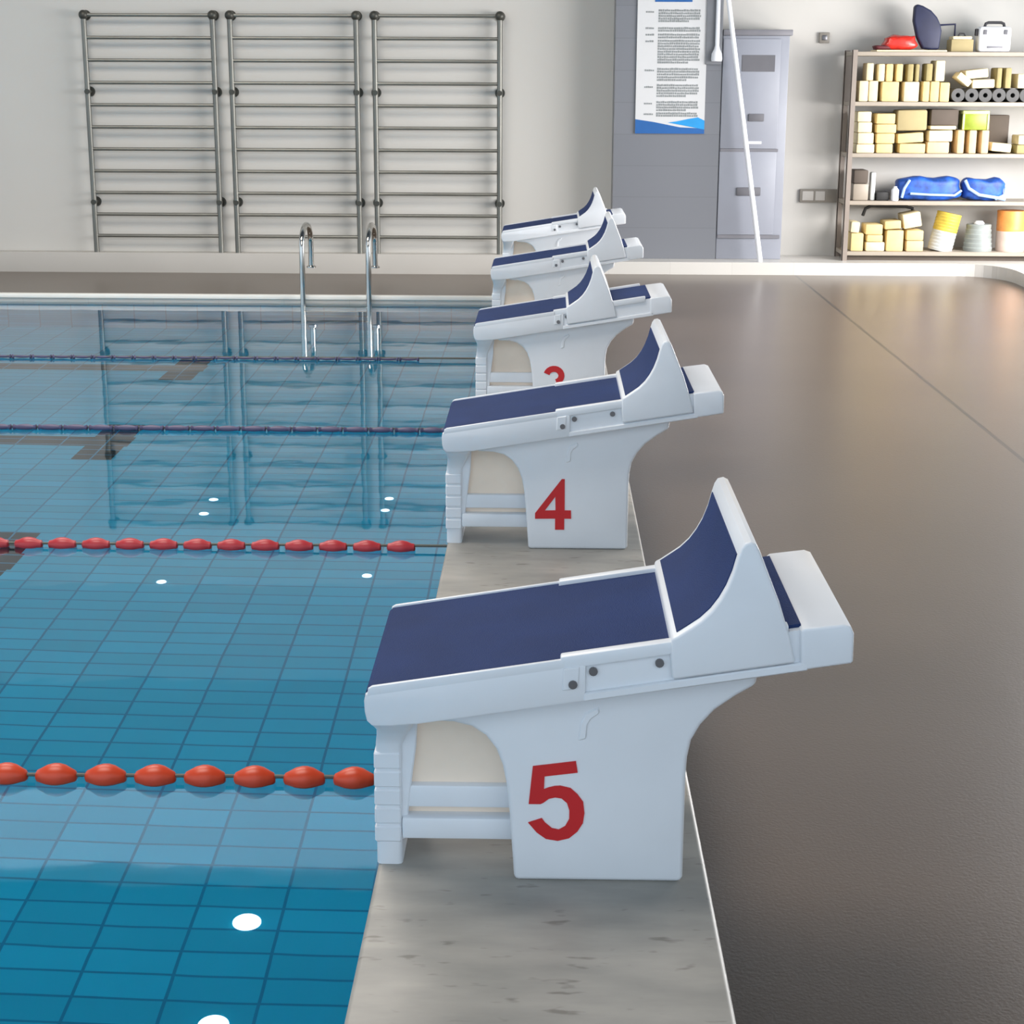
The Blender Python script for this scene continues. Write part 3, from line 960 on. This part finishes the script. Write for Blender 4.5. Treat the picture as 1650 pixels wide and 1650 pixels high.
foam('foam_block', 4.294, 4.342, S + 0.130, S + 0.32, 'olive_foam', 'olive upright foam block on the grey tubes, left of a similar one', 'foam block', GA)
foam('foam_block', 4.375, 4.433, S + 0.130, S + 0.32, 'olive_foam', 'olive upright foam block on the grey tubes, right of a similar one', 'foam block', GA)
foam('foam_block', 4.494, 4.60, S + 0.130, S + 0.265, 'pale_foam', 'small pale foam block at the right end of the upper tier', 'foam block', GA)
for i in range(7):
    bm = bmesh.new()
    n = 20
    R0, R1 = 0.064, 0.022
    cx = 3.935 + i * 0.1305
    rings = []
    for r, y in ((R1, 0.0), (R0, 0.0), (R0, 0.34), (R1, 0.34)):
        rings.append([bm.verts.new((r * math.cos(2 * math.pi * k / n), y, R0 + r * math.sin(2 * math.pi * k / n))) for k in range(n)])
    for j in range(4):
        for k in range(n):
            bm.faces.new((rings[j][k], rings[j][(k + 1) % n], rings[(j + 1) % 4][(k + 1) % n], rings[(j + 1) % 4][k]))
    o = obj('foam_tube', bm, 'grey_foam', loc=(cx, 16.67, S))
    tag(o, 'grey hollow foam tube lying end on, %s from left in the tube row' % ORD[i], 'foam tube', 'grey foam tubes on the upper tier')

# second tier
S = SHELF[2]
z = S
for i, (a, b, h) in enumerate([(2.990, 3.164, 0.085), (2.998, 3.152, 0.105), (2.993, 3.130, 0.098), (2.985, 3.119, 0.098)]):
    foam('foam_board', a, b, z, z + h, 'pale_foam', 'pale foam board in the leftmost stack of the second tier, %s from its bottom' % ORD[i], 'foam board', GB)
    z += h + 0.002
z = S
for i, (a, b, h) in enumerate([(3.184, 3.340, 0.090), (3.179, 3.354, 0.095), (3.174, 3.365, 0.085), (3.170, 3.350, 0.098)]):
    foam('foam_board', a, b, z, z + h, 'cream_foam', 'cream foam board in the second stack of the second tier, %s from its bottom' % ORD[i], 'foam board', GB)
    z += h + 0.002
foam('foam_board', 3.405, 3.655, S, S + 0.092, 'cream_foam', 'cream foam board lying under the tilted one below the cardboard box', 'foam board', GB)
foam('foam_board', 3.386, 3.634, S + 0.100, S + 0.192, 'cream_foam', 'tilted cream foam board right under the cardboard box', 'foam board', GB, ang=math.radians(-4))
foam('cardboard_box', 3.372, 3.659, S + 0.214, S + 0.41, 'cardboard', 'olive beige cardboard box on top of tilted foam boards', 'box', None, bevel=0.02, ang=math.radians(-1))
foam('foam_board', 3.672, 3.884, S, S + 0.110, 'peach_foam', 'thick peach foam board at the bottom of the stack left of three uprights', 'foam board', GB)
foam('foam_board', 3.682, 3.910, S + 0.112, S + 0.218, 'pale_foam', 'pale foam board in the middle of the stack left of three uprights', 'foam board', GB, ang=math.radians(-1))
foam('foam_board', 3.690, 3.940, S + 0.226, S + 0.262, 'pale_foam', 'thin pale foam board topping the stack under the dark box', 'foam board', GB)
foam('dark_box', 3.700, 3.965, S + 0.264, S + 0.415, 'dark_box', 'dark brown box on top of the stack beside the green crate', 'box', None, y0=16.71)
for i, (a, b) in enumerate([(3.958, 4.026), (4.071, 4.143), (4.190, 4.262)]):
    foam('foam_board', a, b, S, S + 0.222, 'peach_foam', '%s peach foam board standing upright under the green crate' % ['left', 'middle', 'right'][i], 'foam board', GB)
crate = thing('green_crate', 'translucent green plastic crate on top of three upright foam boards', 'crate', (4.125, 16.68, S + 0.222))
bm = bmesh.new()
add_box(bm, -0.115, 0.115, 0, 0.25, 0, 0.165, 0.012)
obj('tub', bm, 'green_plastic', crate)
box_obj('rim', 'green_rim', -0.127, 0.127, -0.008, 0.258, 0.150, 0.182, crate, 0.006)
for sx in (-1, 1):
    box_obj('corner_rib', 'green_rim', sx * 0.118 - 0.010, sx * 0.118 + 0.010, -0.008, 0.02, 0.004, 0.150, crate, 0.004)
foam('foam_board', 4.288, 4.480, S + 0.018, S + 0.100, 'pale_foam', 'pale foam board lying slanted right of the three uprights', 'foam board', GB, ang=math.radians(5))
foam('foam_board', 4.535, 4.70, S, S + 0.085, 'olive_foam', 'olive foam board at the right end of the second tier, lower one', 'foam board', GB)
foam('foam_board', 4.545, 4.72, S + 0.087, S + 0.175, 'pale_foam', 'pale foam board at the right end of the second tier, upper one', 'foam board', GB)
foam('dark_box', 4.29, 4.52, S, S + 0.36, 'dark_box', 'tall dull brown box at the back behind the slanted foam board', 'box', None, y0=16.95, dy=0.13)

# third tier: blue bags and clutter
S = SHELF[1]


def lump(name, sx, sy, sz, material, parent=None, seed=0, loc=(0, 0, 0), wob=0.18, flat=0.1):
    """soft bag: rounded box with wrinkled surface, flat underneath"""
    bm = bmesh.new()
    bmesh.ops.create_cube(bm, size=2.0)
    bmesh.ops.subdivide_edges(bm, edges=list(bm.edges), cuts=9, use_grid_fill=True)
    r = random.Random(seed)
    ph = [r.uniform(0, 6.28) for _ in range(8)]
    for v in bm.verts:
        c = v.co
        q = 4.0
        n = (abs(c.x) ** q + abs(c.y) ** q + abs(c.z) ** q) ** (1 / q)
        d = c / max(n, 1e-6)
        w = 1 + wob * (0.5 * math.sin(5 * d.x + ph[0] + 2 * d.z) + 0.35 * math.sin(9 * d.z + ph[1] + 3 * d.x) + 0.3 * math.sin(8 * d.x - 5 * d.z + ph[2])) * (0.4 + 0.6 * max(d.z, 0))
        v.co = Vector((d.x * sx * (1 + wob * 0.3 * math.sin(4 * d.z + ph[3])), d.y * sy, max(0.0, (d.z * w + 1) * sz * 0.5) * 1.0))
    o = obj(name, bm, material, parent, angle=80)
    o.location = loc
    return o


bag = thing('blue_bag', 'large royal blue fabric bag lying in the middle of the third tier', 'bag', (3.73, 16.83, S))
lump('body', 0.32, 0.13, 0.225, 'royal_blue', bag, 3)
bm = bmesh.new()
add_tube(bm, [(-0.27, -0.142, 0.03), (-0.25, -0.145, 0.12), (-0.20, -0.13, 0.20)], 0.014, 8)
obj('strap', bm, 'sky_strap', bag)
bm = bmesh.new()
add_tube(bm, [(-0.19, -0.143, 0.07), (0.0, -0.145, 0.06), (0.24, -0.144, 0.055), (0.31, -0.12, 0.10)], 0.012, 8)
obj('strap', bm, 'sky_strap', bag)
bag2 = thing('blue_bag', 'smaller royal blue bag with pale straps right of the large blue bag', 'bag', (4.27, 16.83, S))
lump('body', 0.205, 0.12, 0.215, 'royal_blue', bag2, 9)
bm = bmesh.new()
add_tube(bm, [(-0.20, -0.12, 0.20), (-0.16, -0.132, 0.12), (-0.06, -0.135, 0.06), (0.14, -0.133, 0.03), (0.20, -0.11, 0.015)], 0.016, 8)
obj('strap', bm, 'sky_strap', bag2)
bm = bmesh.new()
add_tube(bm, [(0.10, -0.128, 0.018), (0.19, -0.115, 0.06), (0.215, -0.05, 0.13)], 0.012, 8)
obj('strap', bm, 'sky_strap', bag2)
bm = bmesh.new()
add_lathe(bm, [(0.030, 0), (0.037, 0.01), (0.037, 0.105), (0.02, 0.125), (0.015, 0.14)], (0, 0, 0), 'Z', 18)
tag(obj('white_bottle', bm, 'white_thing', loc=(3.388, 16.67, S)), 'small white bottle at the left end of the large blue bag', 'bottle')
foam('grey_case', 2.985, 3.135, S, S + 0.16, 'rack_edge', 'grey beige case under the dark box at the left of the third tier', 'case', None, y0=16.70)
foam('dark_case', 2.990, 3.130, S + 0.162, S + 0.29, 'dark_box', 'dark brown box on the grey case at the left of the third tier', 'box', None, y0=16.72)
foam('pale_bottle_box', 3.158, 3.205, S, S + 0.27, 'white_tub', 'narrow pale grey carton beside the dark box on the third tier', 'carton', None, y0=16.72, dy=0.1)
foam('black_case', 3.215, 3.34, S, S + 0.085, 'black', 'low black case left of the white bottle', 'case', None, y0=16.69, dy=0.2)

# bottom tier
S = SHELF[0]
foam('foam_block', 2.985, 3.108, S, S + 0.175, 'cream_foam', 'cream foam block at the left end of the bottom tier, lower one', 'foam block', GC)
foam('foam_block', 2.975, 3.061, S + 0.180, S + 0.285, 'pale_foam', 'small tilted pale foam block at the left end of the bottom tier, upper one', 'foam block', GC, ang=math.radians(4))
foam('foam_block', 3.134, 3.318, S, S + 0.090, 'pale_foam', 'flat foam block lowest in the second stack of the bottom tier', 'foam block', GC)
foam('foam_block', 3.141, 3.297, S + 0.092, S + 0.160, 'cream_foam', 'flat foam block in the middle of the second stack on bottom tier', 'foam block', GC)
foam('foam_block', 3.124, 3.291, S + 0.162, S + 0.262, 'cream_foam', 'foam block topping the second stack of the bottom tier', 'foam block', GC)
foam('foam_block', 3.333, 3.499, S, S + 0.205, 'cream_foam', 'large square foam block in the third stack of the bottom tier', 'foam block', GC)
foam('foam_block', 3.312, 3.472, S + 0.217, S + 0.297, 'cream_foam', 'tilted foam block on top of the large square one, bottom tier', 'foam block', GC, ang=math.radians(-4))
foam('foam_block', 3.530, 3.697, S, S + 0.105, 'peach_foam', 'peach foam block lowest beside the leaning yellow tub', 'foam block', GC)
foam('foam_block', 3.527, 3.693, S + 0.107, S + 0.205, 'cream_foam', 'cream foam block in the middle beside the leaning yellow tub', 'foam block', GC)
foam('foam_block', 3.500, 3.675, S + 0.232, S + 0.375, 'pale_foam', 'pale foam block tilted on top beside the leaning yellow tub', 'foam block', GC, ang=math.radians(-11))


def tub(x, w_bot, w_top, h, split, m_low, m_up, label, tilt=0.0, lean_dx=0.0, lid=None):
    root = thing('stacked_tub', label, 'tub', (x, 16.80, S), 'plastic tubs on the bottom tier')
    root.rotation_euler = (0, tilt, 0)

    def ring_part(name, t0, t1, m):
        bm = bmesh.new()
        pr = []
        steps = 6
        for k in range(steps + 1):
            t = t0 + (t1 - t0) * k / steps
            r = (w_bot + (w_top - w_bot) * t) / 2
            pr.append((r, t * h))
            if k < steps:
                pr.append((r + 0.004, t * h + (t1 - t0) * h / steps * 0.75))
        add_lathe(bm, pr, (0, 0, 0), 'Z', 28)
        return obj(name, bm, m, root)
    ring_part('lower_tub', 0, split, m_low)
    if m_up:
        ring_part('upper_tub', split, 1.0, m_up)
    if lid:
        bm = bmesh.new()
        add_lathe(bm, [(0.05, h * (split if not m_up else 1)), (0.052, h + 0.01), (0.035, h + 0.03)], (0, 0, 0), 'Z', 18)
        obj('knob', bm, lid, root)
    return root


tub(3.885, 0.235, 0.235, 0.375, 0.52, 'white_tub', 'yellow_tub', 'leaning stack of tubs, yellow above and whitish below, beside foam blocks', tilt=math.radians(12))
tub(4.258, 0.275, 0.225, 0.262, 1.0, 'grey_tub', None, 'short grey tub with a white knob between yellow and orange tubs', lid='white_thing')
tub(4.575, 0.27, 0.28, 0.395, 0.50, 'pink_tub', 'orange_tub', 'tall tub stack with bright orange upper half at the right end')
bm = bmesh.new()
add_tube(bm, [(3.13, 16.90, S + 0.33), (3.15, 16.88, S + 0.40), (3.20, 16.88, S + 0.425), (3.55, 16.9, S + 0.42), (3.62, 16.92, S + 0.40), (3.66, 16.95, S), ], 0.016, 10)
tag(obj('black_hose', bm, 'black'), 'bent black hose behind the foam blocks under the third tier board', 'hose')

# top board
S = SHELF[4]
bm = bmesh.new()
add_box(bm, 3.13, 3.80, 16.66, 16.98, S, S + 0.016, 0.003, 1)
tag(obj('white_board', bm, 'pale_foam'), 'thin pale board lying flat on the rack top under the red bag', 'board')
rb = thing('red_bag', 'shiny red plastic bag on the top board in front of the navy pad', 'bag', (3.37, 16.80, S + 0.016))
lump('body', 0.155, 0.11, 0.135, 'red_bag', rb, 21, wob=0.3)
lump('flap', 0.09, 0.09, 0.045, 'dark_red', rb, 5, loc=(-0.16, -0.01, 0))
bm = bmesh.new()
add_prism(bm, [(3.482, 2.395), (3.500, 2.425), (3.560, 2.408), (3.642, 2.365), (3.700, 2.305), (3.738, 2.235), (3.752, 2.180), (3.735, S + 0.02), (3.66, S + 0.017), (3.58, S + 0.030), (3.520, 2.12), (3.480, 2.27)], 16.72, 16.82, 0.02, 3)
np_ = tag(obj('navy_pad', bm, 'navy'), 'dark navy leaf shaped pad standing upright on the rack top', 'pad')
bx = thing('beige_box', 'low beige box between the navy pad and the white case', 'box', (3.95, 16.70, S))
box_obj('carton', 'cardboard', -0.105, 0.105, 0, 0.2, 0.0, 0.115, bx, 0.006)
box_obj('lid', 'pale_foam', -0.09, 0.09, 0.01, 0.19, 0.115, 0.145, bx, 0.005)
bm = bmesh.new()
add_tube(bm, [(-0.035, 0.05, 0.14), (-0.02, 0.05, 0.17), (0.02, 0.05, 0.17), (0.035, 0.05, 0.14)], 0.008, 8)
obj('clip', bm, 'dark_gap', bx)
bm = bmesh.new()
add_tube(bm, [(3.74, 16.90, 2.235), (3.92, 16.92, 2.245), (3.935, 16.98, S)], 0.010, 8)
tag(obj('dark_hook', bm, 'navy'), 'thin dark rod sticking out beside the navy pad', 'rod')
wc = thing('white_case', 'white portable case with black handle on the top board', 'case', (4.258, 16.70, S))
bm = bmesh.new()
add_box(bm, -0.155, 0.155, 0, 0.16, 0, 0.235, 0.03, 4)
obj('shell', bm, 'white_thing', wc)
bm = bmesh.new()
add_tube(bm, [(-0.095, 0.06, 0.225), (-0.085, 0.06, 0.262), (-0.06, 0.06, 0.272), (0.06, 0.06, 0.272), (0.085, 0.06, 0.262), (0.095, 0.06, 0.225)], 0.014, 10)
obj('handle', bm, 'dark_gap', wc)
for sx in (-0.10, 0.095):
    box_obj('latch', 'vent_grey', sx - 0.018, sx + 0.018, -0.008, 0.004, 0.16, 0.205, wc, 0.004)
box_obj('base_strip', 'locker_grey', -0.075, 0.075, -0.005, 0.004, 0.035, 0.055, wc, 0.002)
box_obj('side_clip', 'dark_gap', -0.180, -0.150, 0.04, 0.09, 0.15, 0.215, wc, 0.006)
